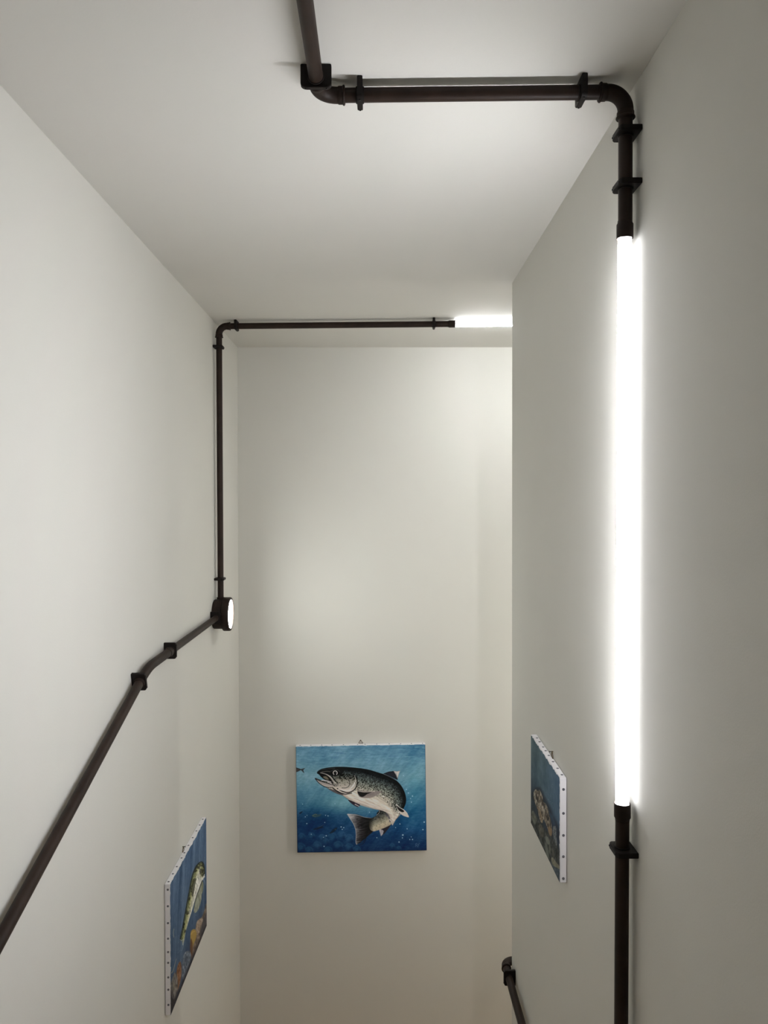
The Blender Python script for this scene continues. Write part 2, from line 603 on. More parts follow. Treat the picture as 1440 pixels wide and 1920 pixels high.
class Painting:
    """colours in sRGB 0..255, drawn in the coordinates (X, Y) of every grid point"""

    def __init__(self, nx, ny, quad, soft=1.0):
        u, v = np.meshgrid(np.linspace(0, 1, nx), np.linspace(0, 1, ny))
        Hm = homography([(0, 0), (1, 0), (1, 1), (0, 1)], quad)
        w = Hm[2, 0] * u + Hm[2, 1] * v + Hm[2, 2]
        self.X = (Hm[0, 0] * u + Hm[0, 1] * v + Hm[0, 2]) / w
        self.Y = (Hm[1, 0] * u + Hm[1, 1] * v + Hm[1, 2]) / w
        self.u, self.v, self.nx, self.ny = u, v, nx, ny
        self.C = np.zeros((ny, nx, 3))
        self.soft = soft
        self.sat = 1.0

    def crop(self, P, m):
        lo, hi = P.min(0) - m, P.max(0) + m
        k = (self.X > lo[0]) & (self.X < hi[0]) & (self.Y > lo[1]) & (self.Y < hi[1])
        return k

    @staticmethod
    def dist(x, y, P, closed):
        d = np.full(x.shape, 1e18)
        best = np.zeros(x.shape)
        inside = np.zeros(x.shape, bool)
        m = len(P)
        n = m if closed else m - 1
        for i in range(n):
            ax, ay = P[i]
            bx, by = P[(i + 1) % m]
            ex, ey = bx - ax, by - ay
            L = ex * ex + ey * ey + 1e-12
            t = np.clip(((x - ax) * ex + (y - ay) * ey) / L, 0, 1)
            dd = (x - ax - t * ex) ** 2 + (y - ay - t * ey) ** 2
            k = dd < d
            d = np.where(k, dd, d)
            best = np.where(k, i + t, best)
            if closed:
                c = ((ay > y) != (by > y)) & (x < ex * (y - ay) / (ey if abs(ey) > 1e-12 else 1e-12) + ax)
                inside ^= c
        return np.sqrt(d), best / max(n, 1), inside

    def blend(self, k, a, col):
        c = self.C[k]
        col = np.asarray(col, float)
        self.C[k] = c * (1 - a[:, None]) + col * a[:, None]

    def fill(self, pts, col, alpha=1.0, soft=None, smooth=True, clip=None):
        P = smooth_poly(pts) if smooth else np.array(pts, float)
        s = soft or self.soft
        k = self.crop(P, s * 3)
        if clip is not None:
            k &= clip
        x, y = self.X[k], self.Y[k]
        if not len(x):
            return None
        d, _, ins = self.dist(x, y, P, True)
        sd = np.where(ins, -d, d)
        a = np.clip(0.5 - sd / (2 * s), 0, 1) * alpha
        c = col(x, y) if callable(col) else np.broadcast_to(np.array(col, float), (len(x), 3))
        self.blend(k, a, c)
        m = np.zeros(self.X.shape, bool)
        m[k] = ins
        return m

    def stroke(self, pts, w, col, alpha=1.0, smooth=True, soft=None, clip=None):
        P = smooth_poly(pts, False) if (smooth and len(pts) > 2) else np.array(pts, float)
        w0, w1 = (w if hasattr(w, '__len__') else (w, w))
        s = soft or self.soft
        k = self.crop(P, max(w0, w1) + 3 * s)
        if clip is not None:
            k &= clip
        x, y = self.X[k], self.Y[k]
        if not len(x):
            return
        d, t, _ = self.dist(x, y, P, False)
        ww = w0 + (w1 - w0) * t
        a = np.clip(0.5 - (d - ww / 2) / (2 * s), 0, 1) * alpha
        self.blend(k, a, np.broadcast_to(np.array(col, float), (len(x), 3)))

    def dot(self, x, y, r, col, alpha=1.0, soft=None):
        k = self.crop(np.array([[x, y]], float), r * 2 + 6)
        d = np.hypot(self.X[k] - x, self.Y[k] - y)
        s = soft or self.soft
        self.blend(k, np.clip(0.5 - (d - r) / (2 * s), 0, 1) * alpha, np.broadcast_to(np.array(col, float), (k.sum(), 3)))

    def linear(self, gain):
        g = self.C.mean(-1, keepdims=True)
        c = np.clip(g + (self.C - g) * self.sat, 0, 255) / 255
        c = np.where(c <= 0.04045, c / 12.92, ((c + 0.055) / 1.055) ** 2.4)
        return np.clip(c * gain, 0, 0.9)


def ramp(t, stops):
    ts = [s[0] for s in stops]
    return np.stack([np.interp(t, ts, [s[1][i] for s in stops]) for i in range(3)], -1)


def paint_trout():
    p = Painting(560, 470, [(118, 141), (1286, 122), (1290, 1078), (117, 1108)], soft=1.6)
    p.sat = 0.86
    X, Y = p.X, p.Y
    rnd = random.Random(3)
    # water: pale at the top, deep blue below, slanting rays
    base = ramp((Y - 120) / 970, [(0, (66, 118, 152)), (0.12, (82, 134, 164)), (0.3, (88, 138, 162)), (0.45, (60, 118, 152)), (0.62, (26, 86, 130)), (0.8, (10, 58, 108)), (1, (6, 40, 84))])
    # the lower left and lower right corners are deeper, a lighter band runs through the middle right
    rays = fbm((X * 0.75 + Y * 0.62) / 70, (X * 0.62 - Y * 0.75) / 600, 5)
    base = base + (rays[..., None] - 0.5) * np.array([38, 34, 30]) * np.clip(1.15 - (Y[..., None] - 120) / 1500, 0.4, 1)
    st = fbm(X / 90, Y / 13, 9)
    base += (st[..., None] - 0.5) * np.array([40, 36, 34]) * np.clip(1 - (Y[..., None] - 120) / 330, 0, 1)
    br = fbm((X * 0.8 + Y * 0.6) / 14, (X * 0.6 - Y * 0.8) / 60, 19)
    base += (br[..., None] - 0.5) * np.array([16, 18, 18])
    g = np.exp(-(((X - 560) / 300) ** 2 + ((Y - 650) / 90) ** 2))
    base += g[..., None] * np.array([52, 50, 32])
    g = np.exp(-(((X - 1180) / 70) ** 2 + ((Y - 560) / 260) ** 2))
    base += g[..., None] * np.array([-4, 5, 4])
    g = np.exp(-(((X - 1180) / 200) ** 2 + ((Y - 860) / 90) ** 2))
    base += g[..., None] * np.array([0, 8, 10])
    big = fbm((X * 0.8 + Y * 0.6) / 130, (X * 0.6 - Y * 0.8) / 210, 23, 3)
    base += (big[..., None] - 0.5) * np.array([62, 54, 44]) * np.clip(1.2 - (Y[..., None] - 120) / 1100, 0.35, 1)
    fine = fbm(X / 26, Y / 9, 27, 3)
    base += (fine[..., None] - 0.5) * np.array([26, 24, 22])
    low = np.exp(-(((X - 230) / 300) ** 2 + ((Y - 800) / 110) ** 2))
    base -= low[..., None] * np.array([10, 18, 18])
    p.C[:] = np.clip(base, 3, 255)
    # dark and pale dabs near the water surface
    for _ in range(60):
        x, y = rnd.uniform(125, 1270), rnd.uniform(140, 300)
        c = rnd.choice([(44, 92, 142), (128, 174, 192), (56, 106, 146)])
        L = rnd.uniform(30, 90)
        p.stroke([(x, y), (x + L / 2, y + rnd.uniform(-5, 5)), (x + L, y + rnd.uniform(-8, 4))], (rnd.uniform(4, 9), 2), c, 0.42, soft=3)
    for _ in range(26):
        x, y = rnd.uniform(400, 1270), rnd.uniform(150, 520)
        L = rnd.uniform(80, 200)
        p.stroke([(x, y), (x - L * 0.75, y + L * 0.62)], (rnd.uniform(6, 18), 4), rnd.choice([(124, 168, 184), (50, 100, 140)]), 0.26, soft=8)
    for x, y in ((130, 212), (150, 222), (168, 214)):
        p.stroke([(x, y), (x + 26, y + 2)], (5, 3), (140, 184, 206), 0.5, soft=2)
    # pebbles on the bottom
    for x, y, r in ((160, 960, 36), (250, 950, 34), (345, 965, 34), (380, 1000, 30), (300, 1040, 46), (150, 1060, 50), (440, 965, 52), (520, 945, 44), (590, 975, 46), (490, 1040, 50), (590, 1055, 44), (400, 1085, 44), (225, 1085, 40), (660, 1075, 40), (980, 1040, 28), (1040, 1060, 22)):
        p.dot(x - r * 0.1, y - r * 0.1, r * 0.55, (44, 98, 138), 0.45, soft=12)
        p.dot(x + r * 0.55, y + r * 0.5, r * 0.3, (6, 34, 74), 0.5, soft=10)
        p.stroke([(x - r * 0.8, y - r * 0.2), (x - r * 0.2, y - r * 0.75), (x + r * 0.6, y - r * 0.5), (x + r * 0.85, y + r * 0.3)], (4, 9), (52, 106, 148), 0.42, soft=7)
        p.stroke([(x + r * 0.9, y + r * 0.2), (x + r * 0.5, y + r * 0.8)], (8, 4), (4, 34, 76), 0.5, soft=5)
    # little fish
    dk = (40, 42, 46)
    p.fill([(112, 334), (140, 338), (165, 350), (140, 366), (112, 374)], dk, 0.95)
    p.fill([(158, 346), (202, 336), (184, 354), (192, 384), (168, 362)], dk, 0.9, smooth=False)
    p.stroke([(120, 352), (150, 354)], (6, 3), (92, 66, 56), 0.7)
    p.fill([(140, 745), (158, 732), (172, 730), (160, 748), (144, 756)], (14, 34, 58), 0.9)
    p.fill([(256, 768), (285, 752), (318, 758), (342, 754), (330, 772), (300, 782), (270, 782)], (44, 74, 84), 0.9)
    p.stroke([(262, 768), (284, 756), (300, 760)], (3, 3), (130, 138, 96), 0.7)
    p.stroke([(264, 772), (290, 780)], (3, 2), (110, 120, 90), 0.6)
    p.fill([(262, 894), (300, 876), (340, 866), (372, 850), (350, 872), (372, 878), (336, 884), (300, 896)], (16, 32, 52), 0.85)
    p.stroke([(310, 874), (340, 862), (360, 850)], (4, 2), (90, 86, 100), 0.6)
    p.fill([(412, 932), (436, 902), (462, 882), (486, 876), (470, 902), (446, 922)], (18, 36, 52), 0.85)
    p.dot(466, 893, 5, (66, 86, 86), 0.7)
    # bubbles
    for x, y, r in ((172, 664, 5), (195, 780, 5), (211, 766, 4), (208, 841, 6), (380, 765, 5), (402, 770, 6), (372, 830, 5), (520, 870, 7), (543, 876, 6), (530, 892, 6), (247, 938, 5), (383, 951, 7), (358, 966, 5), (362, 1048, 7), (467, 660, 5), (778, 735, 5),
                    (1088, 402, 5), (1113, 528, 6), (1130, 560, 6), (1167, 588, 7), (1150, 610, 5), (1157, 643, 6), (1270, 822, 8), (1258, 890, 7), (1052, 840, 6), (1012, 873, 5), (1116, 884, 6), (1077, 940, 9), (1073, 966, 6), (1152, 957, 5), (1139, 980, 6), (1163, 980, 7), (1042, 1004, 7), (842, 966, 6), (820, 700, 4)):
        p.dot(x, y, r * 0.75, (168, 204, 222), 0.85, soft=2)
    # far fin and dorsal fin
    p.fill([(905, 386), (955, 368), (1000, 362), (1032, 366), (1056, 360), (1044, 396), (1034, 444), (985, 418)], (24, 26, 36), 1, smooth=False)
    p.fill([(1000, 362), (1030, 366), (1058, 360), (1044, 398), (1034, 430), (1022, 398)], (196, 192, 190), 0.95, smooth=False, soft=4)
    for q in range(6):
        p.stroke([(940 + q * 16, 376), (968 + q * 12, 408)], (3, 2), (60, 58, 70), 0.6)
    # tail fin
    tail = [(578, 755), (600, 752), (660, 760), (730, 780), (790, 786), (830, 800), (838, 860), (812, 905), (770, 942), (720, 985), (662, 1028), (652, 1010), (655, 940), (650, 890), (632, 842), (606, 800)]

    def tailcol(x, y):
        f = fbm((x * 0.25 + y) / 10, (x - y * 0.25) / 70, 31)
        t = np.clip((x - 600) / 190, 0, 1)
        c = ramp(t, [(0, (156, 156, 160)), (0.25, (104, 104, 110)), (0.55, (42, 42, 46)), (1, (12, 12, 14))])
        return c + (f[:, None] - 0.52) * 150 * (1 - 0.75 * t[:, None])
    p.fill(tail, tailcol)
    for i in range(16):
        y0 = 770 + i * 15
        x0 = 612 + min(i, 5) * 9 + (i > 5) * 2
        p.stroke([(x0 + 20, y0 + (i - 5) * 4), (x0 + 70, y0 + (i - 6) * 1.5), (770, 800 + i * 6)], (3.0, 5), (16, 16, 18), 0.7)
    for x, y in ((662, 800), (665, 842), (690, 826), (672, 872), (700, 862), (715, 900), (690, 905)):
        p.stroke([(x, y), (x + 14, y - 3)], (7, 4), (10, 10, 12), 0.9)
    p.stroke([(578, 755), (606, 800), (632, 842), (650, 890), (655, 940), (652, 1010), (662, 1028)], (4, 5), (176, 176, 178), 0.85)
    p.stroke([(578, 755), (650, 757), (730, 780), (790, 788)], (5, 3), (168, 174, 180), 0.9)
    p.stroke([(664, 1026), (720, 985), (770, 942), (812, 905)], (4, 4), (20, 18, 20), 0.8)
    # anal fin
    p.fill([(862, 890), (905, 872), (978, 838), (950, 880), (915, 925), (880, 952)], (36, 34, 44), 1, smooth=False)
    p.fill([(862, 890), (884, 888), (905, 905), (895, 935), (880, 952)], (190, 188, 200), 0.85, smooth=False, soft=3)
    for q in range(4):
        p.stroke([(885 + q * 20, 884 - q * 9), (880 + q * 14, 935 - q * 16)], (4, 2), (30, 26, 34), 0.8)
    # tail stalk
    stalk = [(868, 716), (905, 722), (950, 740), (975, 782), (984, 815), (974, 842), (930, 868), (880, 888), (838, 903), (808, 908), (782, 892), (772, 850), (778, 805), (800, 788), (842, 762)]

    def stalkcol(x, y):
        t = np.clip(((x - 820) * 0.42 + (y - 740) * 0.9) / 150, 0, 1)
        c = ramp(t, [(0, (22, 26, 30)), (0.25, (66, 70, 70)), (0.55, (128, 126, 112)), (0.8, (186, 178, 156)), (1, (176, 164, 142))])
        sp = fbm(x / 9, y / 9, 41, 3)
        c = c - np.clip(sp[:, None] - 0.5, 0, 1) * 280 * (1 - 0.75 * t[:, None])
        e = np.clip((x - 770) / 45, 0, 1)[:, None]
        return c * (0.25 + 0.75 * e)
    p.fill(stalk, stalkcol)
    p.stroke([(870, 718), (920, 726), (956, 746), (978, 790), (984, 812)], (14, 8), (14, 14, 18), 0.95)
    p.stroke([(930, 752), (956, 790), (962, 820)], (16, 12), (62, 58, 78), 0.7, soft=3)
    p.stroke([(944, 770), (942, 812), (930, 840)], (4, 3), (190, 182, 172), 0.7)
    p.fill([(846, 740), (870, 722), (866, 742), (846, 762)], (20, 22, 28), 1)
    p.stroke([(868, 720), (866, 740), (842, 762)], (3, 3), (200, 200, 200), 0.9)
    # body
    top = [(310, 378), (322, 362), (350, 347), (420, 333), (520, 327), (640, 334), (760, 350), (860, 378), (950, 408), (1010, 440), (1060, 490), (1092, 548), (1106, 604), (1103, 652), (1084, 698)]
    bot = [(1084, 698), (1062, 742), (1040, 778), (1012, 806), (984, 852), (970, 800), (946, 752), (900, 724), (820, 706), (730, 682), (640, 650), (580, 616), (530, 580), (470, 556), (395, 516)]
    jaw = [(395, 516), (350, 494), (318, 464), (290, 432), (300, 428), (350, 446), (400, 452), (360, 424), (335, 396), (312, 388)]
    P_top = smooth_poly(top, False)
    P_bot = smooth_poly(bot[2:13], False)

    def bodycol(x, y):
        d1, tt, _ = p.dist(x, y, P_top, False)
        d2, _, _ = p.dist(x, y, P_bot, False)
        t = d1 / (d1 + d2 + 1e-6)
        c = ramp(t, [(0, (8, 12, 16)), (0.1, (14, 20, 24)), (0.2, (44, 54, 56)), (0.34, (86, 96, 92)), (0.5, (134, 136, 126)), (0.62, (178, 172, 160)), (0.78, (218, 210, 200)), (0.9, (206, 196, 188)), (1, (172, 162, 156))])
        ang = fbm((x + y * 0.3) / 5.5, (y - x * 0.3) / 9, 51, 2)
        dens = np.interp(t, [0, 0.12, 0.45, 0.62, 0.72, 1], [0.75, 0.6, 0.53, 0.66, 0.9, 1.0])
        c = c * (1 - 0.72 * np.clip((ang - dens + 0.03) / 0.09, 0, 1))[:, None]
        hi = fbm((x + y * 0.3) / 5.5 + 40, (y - x * 0.3) / 10, 57, 2)
        m = (np.clip((hi - 0.56) / 0.1, 0, 1) * ((t > 0.12) & (t < 0.6)))[:, None]
        c = c * (1 + 0.3 * m) + 16 * m
        br = fbm((x + y * 0.5) / 60, (y - x * 0.45) / 8, 61, 3)
        c = c + (br[:, None] - 0.5) * np.where(t > 0.62, 84, 20)[:, None]
        e = np.clip((x - 1040) / 66, 0, 1)[:, None]
        c = c * (1 - 0.45 * e * (t[:, None] < 0.75))
        return c
    outline = top + bot[1:] + jaw[1:]
    body = p.fill(outline, bodycol, soft=1.6)
    p.stroke(top[2:], (5, 7), (6, 9, 12), 0.9)
    p.stroke([(908, 388), (960, 412), (1020, 446)], (2.5, 2), (150, 150, 156), 0.8)
    # belly folds
    p.stroke([(560, 560), (620, 610), (720, 652), (840, 684), (920, 706)], (4, 7), (214, 206, 196), 0.6, soft=3)
    p.stroke([(640, 606), (740, 650), (860, 690)], (3, 3), (128, 112, 110), 0.5, soft=2)
    p.stroke([(600, 630), (700, 668), (820, 702), (900, 720)], (5, 5), (140, 126, 122), 0.55, soft=3)
    p.stroke([(946, 700), (980, 740), (990, 800)], (8, 6), (222, 212, 202), 0.6, soft=4)
    p.stroke([(1000, 700), (1010, 750), (996, 800)], (10, 6), (176, 166, 158), 0.5, soft=4)
    p.stroke([(1050, 738), (1040, 772), (1014, 806)], (6, 4), (24, 30, 40), 0.8)
    # throat
    p.fill([(400, 520), (440, 528), (500, 545), (545, 580), (500, 574), (450, 552)], (74, 66, 70), 0.85, soft=3)
    p.stroke([(450, 540), (500, 562), (560, 600), (590, 622)], (4, 3), (40, 34, 38), 0.6)
    p.stroke([(450, 518), (500, 552), (560, 572), (620, 562)], (10, 7), (14, 12, 16), 0.9, soft=2)
    # head plates
    p.fill([(440, 400), (520, 380), (620, 396), (664, 424), (672, 470), (648, 524), (590, 552), (540, 542), (480, 520), (450, 505), (490, 480), (478, 440)],
           lambda x, y: ramp(np.clip((y - 400) / 140, 0, 1), [(0, (66, 72, 70)), (0.35, (140, 138, 128)), (1, (208, 198, 192))]) - (np.clip(fbm(x / 8, y / 8, 71, 2) - np.interp(y, [380, 480, 520], [0.42, 0.6, 0.8]), 0, 1) * 420)[:, None], 0.96, soft=3)
    p.stroke([(640, 396), (668, 430), (670, 482), (644, 532), (590, 558), (540, 548), (490, 522)], (8, 9), (8, 8, 10), 1)
    p.stroke([(648, 404), (656, 440), (652, 470)], (6, 4), (190, 184, 178), 0.8, soft=2)
    p.stroke([(592, 436), (603, 470), (594, 500), (566, 516), (532, 516)], (5, 5), (28, 26, 28), 0.9)
    for i in range(6):
        p.stroke([(604 + i * 8, 526 - i * 9), (646 + i * 2, 492 - i * 9)], (6, 2), (240, 236, 240), 0.95)
    p.stroke([(500, 528), (556, 540), (612, 534)], (9, 7), (230, 222, 216), 0.85)
    # mouth
    p.fill([(314, 384), (345, 384), (392, 398), (436, 424), (460, 470), (440, 476), (392, 452), (352, 424), (330, 400)], (10, 10, 12), 1)
    p.fill([(362, 416), (392, 412), (414, 440), (384, 436)], (112, 104, 86), 0.9, soft=2)
    p.stroke([(352, 446), (400, 452), (440, 466)], (8, 7), (206, 200, 204), 0.95)
    p.stroke([(404, 462), (440, 478)], (6, 6), (214, 208, 214), 0.9)
    p.fill([(292, 432), (330, 448), (380, 468), (428, 482), (462, 498), (430, 508), (380, 504), (344, 486), (314, 462)], (160, 152, 150), 1)
    p.stroke([(292, 434), (340, 456), (400, 474), (450, 488)], (6, 5), (12, 12, 14), 0.95)
    p.stroke([(290, 432), (316, 464), (348, 490), (392, 510), (450, 514)], (6, 5), (14, 14, 16), 0.95)
    p.stroke([(352, 486), (400, 500), (440, 500)], (4, 4), (206, 198, 194), 0.8)
    p.stroke([(338, 378), (390, 392), (432, 424), (462, 470), (484, 496)], (8, 18), (120, 116, 112), 1)
    p.stroke([(340, 377), (394, 392), (440, 428), (470, 474)], (4, 6), (206, 200, 198), 0.9)
    p.stroke([(424, 436), (448, 478), (470, 502), (490, 498)], (6, 5), (10, 10, 12), 0.95)
    p.stroke([(440, 410), (470, 446), (492, 474), (496, 492)], (8, 7), (10, 10, 12), 0.95)
    p.stroke([(470, 506), (496, 494), (490, 478)], (5, 3), (200, 194, 190), 0.8)
    # dark crown and nose, eye
    p.fill([(308, 380), (322, 360), (356, 345), (430, 334), (520, 330), (560, 344), (530, 392), (480, 402), (430, 404), (392, 390), (345, 378)], (12, 15, 18), 0.96, soft=3)
    p.stroke([(350, 372), (400, 366), (428, 370)], (4, 4), (128, 122, 112), 0.8)
    p.stroke([(356, 352), (410, 342), (470, 338)], (3, 3), (92, 100, 106), 0.6)
    p.fill([(430, 380), (446, 358), (476, 350), (504, 362), (518, 382), (500, 402), (470, 408), (442, 400)], (8, 9, 11), 1)
    p.stroke([(436, 366), (462, 352), (496, 354), (516, 372)], (3, 3), (86, 92, 96), 0.8)
    p.stroke([(473 + 18 * math.cos(a), 380 - 18 * math.sin(a)) for a in [math.radians(d) for d in range(-50, 232, 20)]], (6, 6), (206, 208, 208), 1)
    p.dot(473, 382, 9, (6, 6, 8))
    p.dot(477, 376, 3, (150, 152, 156), 0.7)
    # pectoral, pelvic and hind fins
    p.fill([(672, 544), (720, 542), (800, 546), (890, 545), (862, 572), (810, 600), (760, 608), (712, 604), (684, 590)], (132, 122, 120), 0.95)
    p.fill([(674, 546), (730, 556), (800, 552), (760, 572), (720, 596), (690, 586)], (16, 16, 18), 0.95, soft=2)
    p.stroke([(680, 546), (740, 552), (830, 548)], (4, 4), (196, 188, 182), 0.9)
    for q in range(4):
        p.stroke([(760, 562 + q * 8), (820, 556 + q * 7)], (3, 2), (90, 80, 82), 0.6)
    p.stroke([(720, 606), (800, 602), (862, 572)], (3, 3), (176, 168, 160), 0.8)
    p.fill([(588, 624), (630, 640), (680, 660), (694, 670), (676, 688), (640, 674), (604, 646)], (46, 34, 50), 1)
    p.stroke([(650, 664), (684, 682)], (9, 6), (190, 182, 180), 0.9)
    p.stroke([(590, 626), (640, 646)], (6, 5), (12, 12, 14), 0.9)
    p.fill([(1022, 662), (1050, 690), (1090, 712), (1116, 740), (1133, 778), (1100, 772), (1070, 758), (1046, 736), (1030, 706)], (196, 188, 182), 1)
    p.fill([(1026, 676), (1052, 694), (1090, 722), (1076, 734), (1048, 722), (1032, 700)], (16, 14, 16), 0.95, soft=2)
    p.stroke([(1022, 662), (1046, 688), (1090, 714), (1120, 746)], (5, 4), (214, 208, 204), 0.9)
    p.stroke([(960, 800), (975, 820), (986, 852)], (10, 3), (196, 190, 186), 0.95)
    # thin pale halo of worked paint round the back and jaw
    p.stroke([(300, 372), (316, 352), (350, 336), (430, 324), (560, 318), (680, 328), (780, 342)], (4, 3), (150, 180, 190), 0.45, soft=3)
    p.stroke([(280, 432), (300, 462), (340, 500), (390, 528)], (3, 3), (150, 180, 190), 0.35, soft=3)
    # monogram in the lower right corner
    g = (96, 132, 168)
    p.stroke([(1190, 1046), (1192, 1022), (1198, 1014), (1205, 1018), (1203, 1030), (1194, 1032)], (2.5, 2.5), g, 0.8)
    p.stroke([(1198, 1032), (1206, 1046)], (2.5, 2.5), g, 0.8)
    p.stroke([(1212, 1048), (1216, 1026), (1222, 1014), (1228, 1018)], (2.5, 2.5), g, 0.8)
    p.stroke([(1209, 1030), (1224, 1028)], (2.5, 2.5), g, 0.7)
    # edge of the painted area
    e = np.minimum(np.minimum(p.u, 1 - p.u) * 0.74, (1 - p.v) * 0.61)
    p.C *= (1 - 0.45 * np.clip(1 - e / 0.004, 0, 1))[..., None]
    k = (p.v * 0.61) < 0.0035 * (fbm(p.u * 30, p.u * 0, 77) - 0.15)
    p.C[k] = (222, 224, 222)
    return p


def paint_perch():
    p = Painting(300, 250, [(131, 693), (452, 108), (450, 1066), (142, 1846)], soft=1.3)
    p.sat = 0.88
    X, Y = p.X, p.Y
    base = ramp(p.v, [(0, (72, 98, 130)), (0.35, (66, 90, 120)), (0.7, (56, 78, 106)), (1, (42, 56, 78))])
    r = fbm(p.u * 14 + p.v * 2.2, p.v * 0.8, 3)
    base += (r[..., None] - 0.5) * np.array([88, 84, 80]) * (1 - 0.5 * p.v[..., None])
    r = fbm(p.u * 40, p.v * 30, 8)
    base += (r[..., None] - 0.5) * 22
    p.C[:] = base
    rnd = random.Random(8)
    for _ in range(40):
        u, v = rnd.random(), rnd.random() * 0.7
        j, i = int(u * 299), int(v * 249)
        p.dot(X[i, j], Y[i, j], 1.6, (150, 170, 186), 0.7)
    # boulders along the bottom
    p.fill([(450, 880), (432, 930), (410, 990), (385, 1010), (360, 1060), (345, 1180), (320, 1290), (330, 1345), (460, 1070)], lambda x, y: np.array((104, 88, 76)) + (fbm(x / 9, y / 30, 12)[:, None] - 0.5) * 130, 0.95, soft=4)
    p.fill([(365, 1040), (392, 1010), (418, 1010), (414, 1070), (386, 1130), (360, 1140)], lambda x, y: np.array((140, 122, 104)) + (fbm(x / 6, y / 16, 14)[:, None] - 0.5) * 120, 0.9, soft=3)
    p.fill([(420, 1020), (452, 950), (452, 1070), (400, 1160), (395, 1110)], (56, 56, 62), 0.8, soft=5)
    p.fill([(312, 1150), (322, 1108), (350, 1098), (364, 1130), (358, 1180), (338, 1230), (322, 1300), (314, 1240)], (150, 122, 58), 1, soft=2)
    p.fill([(316, 1180), (330, 1220), (330, 1300), (318, 1350), (308, 1270)], (88, 56, 36), 0.9, soft=4)
    p.stroke([(318, 1140), (334, 1120), (352, 1116)], (10, 6), (176, 146, 78), 0.8, soft=3)
    p.fill([(246, 1370), (256, 1316), (286, 1284), (312, 1300), (318, 1350), (290, 1440), (262, 1540), (238, 1500)], lambda x, y: np.array((88, 98, 112)) + (fbm(x / 8, y / 22, 21)[:, None] - 0.5) * 120, 1, soft=3)
    p.fill([(190, 1500), (200, 1420), (222, 1380), (234, 1420), (232, 1510), (210, 1610), (190, 1640)], lambda x, y: np.array((124, 84, 56)) + (fbm(x / 10, y / 20, 22)[:, None] - 0.5) * 80, 1, soft=3)
    p.fill([(140, 1600), (152, 1540), (174, 1480), (196, 1500), (204, 1600), (180, 1720), (148, 1800)], lambda x, y: np.array((96, 92, 90)) + (fbm(x / 7, y / 30, 23)[:, None] - 0.5) * 120, 1, soft=3)
    for q in range(4):
        p.stroke([(165 + q * 10, 1560 + q * 20), (172 + q * 9, 1660 - q * 20)], (5, 2), (156, 142, 108), 0.6, soft=2)
    p.fill([(134, 1600), (148, 1660), (170, 1700), (220, 1600), (260, 1500), (320, 1350), (380, 1200), (452, 1050), (452, 1090), (142, 1870)], (34, 30, 34), 0.85, soft=10)
    # the big fish, bent along the diagonal
    out = [(222, 1190), (238, 1110), (256, 1010), (276, 900), (298, 780), (318, 670), (336, 600), (364, 540), (398, 508), (422, 514), (434, 560), (436, 620), (424, 656), (402, 706), (372, 780), (346, 862), (318, 960), (296, 1030), (274, 1110), (262, 1170), (248, 1240), (240, 1200)]
    spine = smooth_poly(out[:12], False)

    def col(x, y):
        d, t, _ = p.dist(x, y, spine, False)
        k = d / 46
        c = ramp(k, [(0, (28, 34, 30)), (0.18, (74, 84, 60)), (0.42, (126, 128, 76)), (0.7, (164, 166, 128)), (1, (204, 204, 186)), (1.4, (206, 206, 198))])
        b = fbm(t * 30, k * 1.2, 33, 2)
        c = c * np.where((b > 0.52) & (k < 0.95), 0.5, 1.0)[:, None]
        s = fbm(x / 3.5, y / 12, 36, 3)
        f = fbm(x / 9, y / 40, 39, 2)
        return c * (0.75 + 0.5 * f[:, None]) + (s[:, None] - 0.5) * 90
    p.fill(out, col, soft=1.6)
    p.stroke(out[:12], (5, 7), (22, 28, 26), 0.9)
    p.stroke([(434, 620), (410, 690), (376, 770), (346, 860), (316, 960)], (7, 3), (206, 208, 202), 0.8, soft=2)
    p.stroke([(430, 640), (412, 660), (396, 700)], (16, 6), (204, 206, 200), 0.8, soft=3)
    for q in range(7):
        p.stroke([(300 + q * 15, 900 - q * 52), (306 + q * 16, 930 - q * 54), (302 + q * 17, 960 - q * 52)], (4, 2), (40, 44, 34), 0.6, soft=2)
    p.stroke([(222, 1190), (236, 1196), (250, 1188)], (4, 4), (196, 200, 196), 0.8)
    p.stroke([(246, 1190), (250, 1240), (238, 1290)], (6, 2), (120, 140, 160), 0.7)
    p.stroke([(262, 1130), (268, 1100)], (6, 5), (30, 30, 30), 0.9)
    p.stroke([(300, 920), (306, 980), (296, 1010)], (8, 4), (196, 196, 176), 0.8)
    p.stroke([(328, 820), (332, 880), (322, 930)], (7, 3), (190, 190, 170), 0.7)
    p.fill([(414, 680), (424, 700), (422, 750), (410, 790), (404, 740)], (120, 122, 92), 0.9)
    p.fill([(404, 710), (410, 790), (402, 860), (378, 930), (352, 956), (342, 930), (356, 850), (380, 770)], lambda x, y: np.array((132, 136, 118)) + (fbm(x / 4, y / 30, 38)[:, None] - 0.5) * 110, 0.95, soft=2)
    p.stroke([(416, 672), (390, 740), (366, 810), (344, 880)], (7, 4), (26, 26, 26), 0.85)
    p.stroke([(424, 660), (438, 690), (440, 720)], (4, 2), (150, 160, 170), 0.6)
    # small pale fish
    p.stroke([(168, 1096), (162, 1130), (168, 1170)], (4, 5), (150, 156, 140), 0.8)
    p.stroke([(190, 1358), (176, 1410), (160, 1466), (146, 1484)], (3, 6), (152, 150, 128), 0.8)
    edge_white(p, 0.61, 0.49, 'left')
    return p


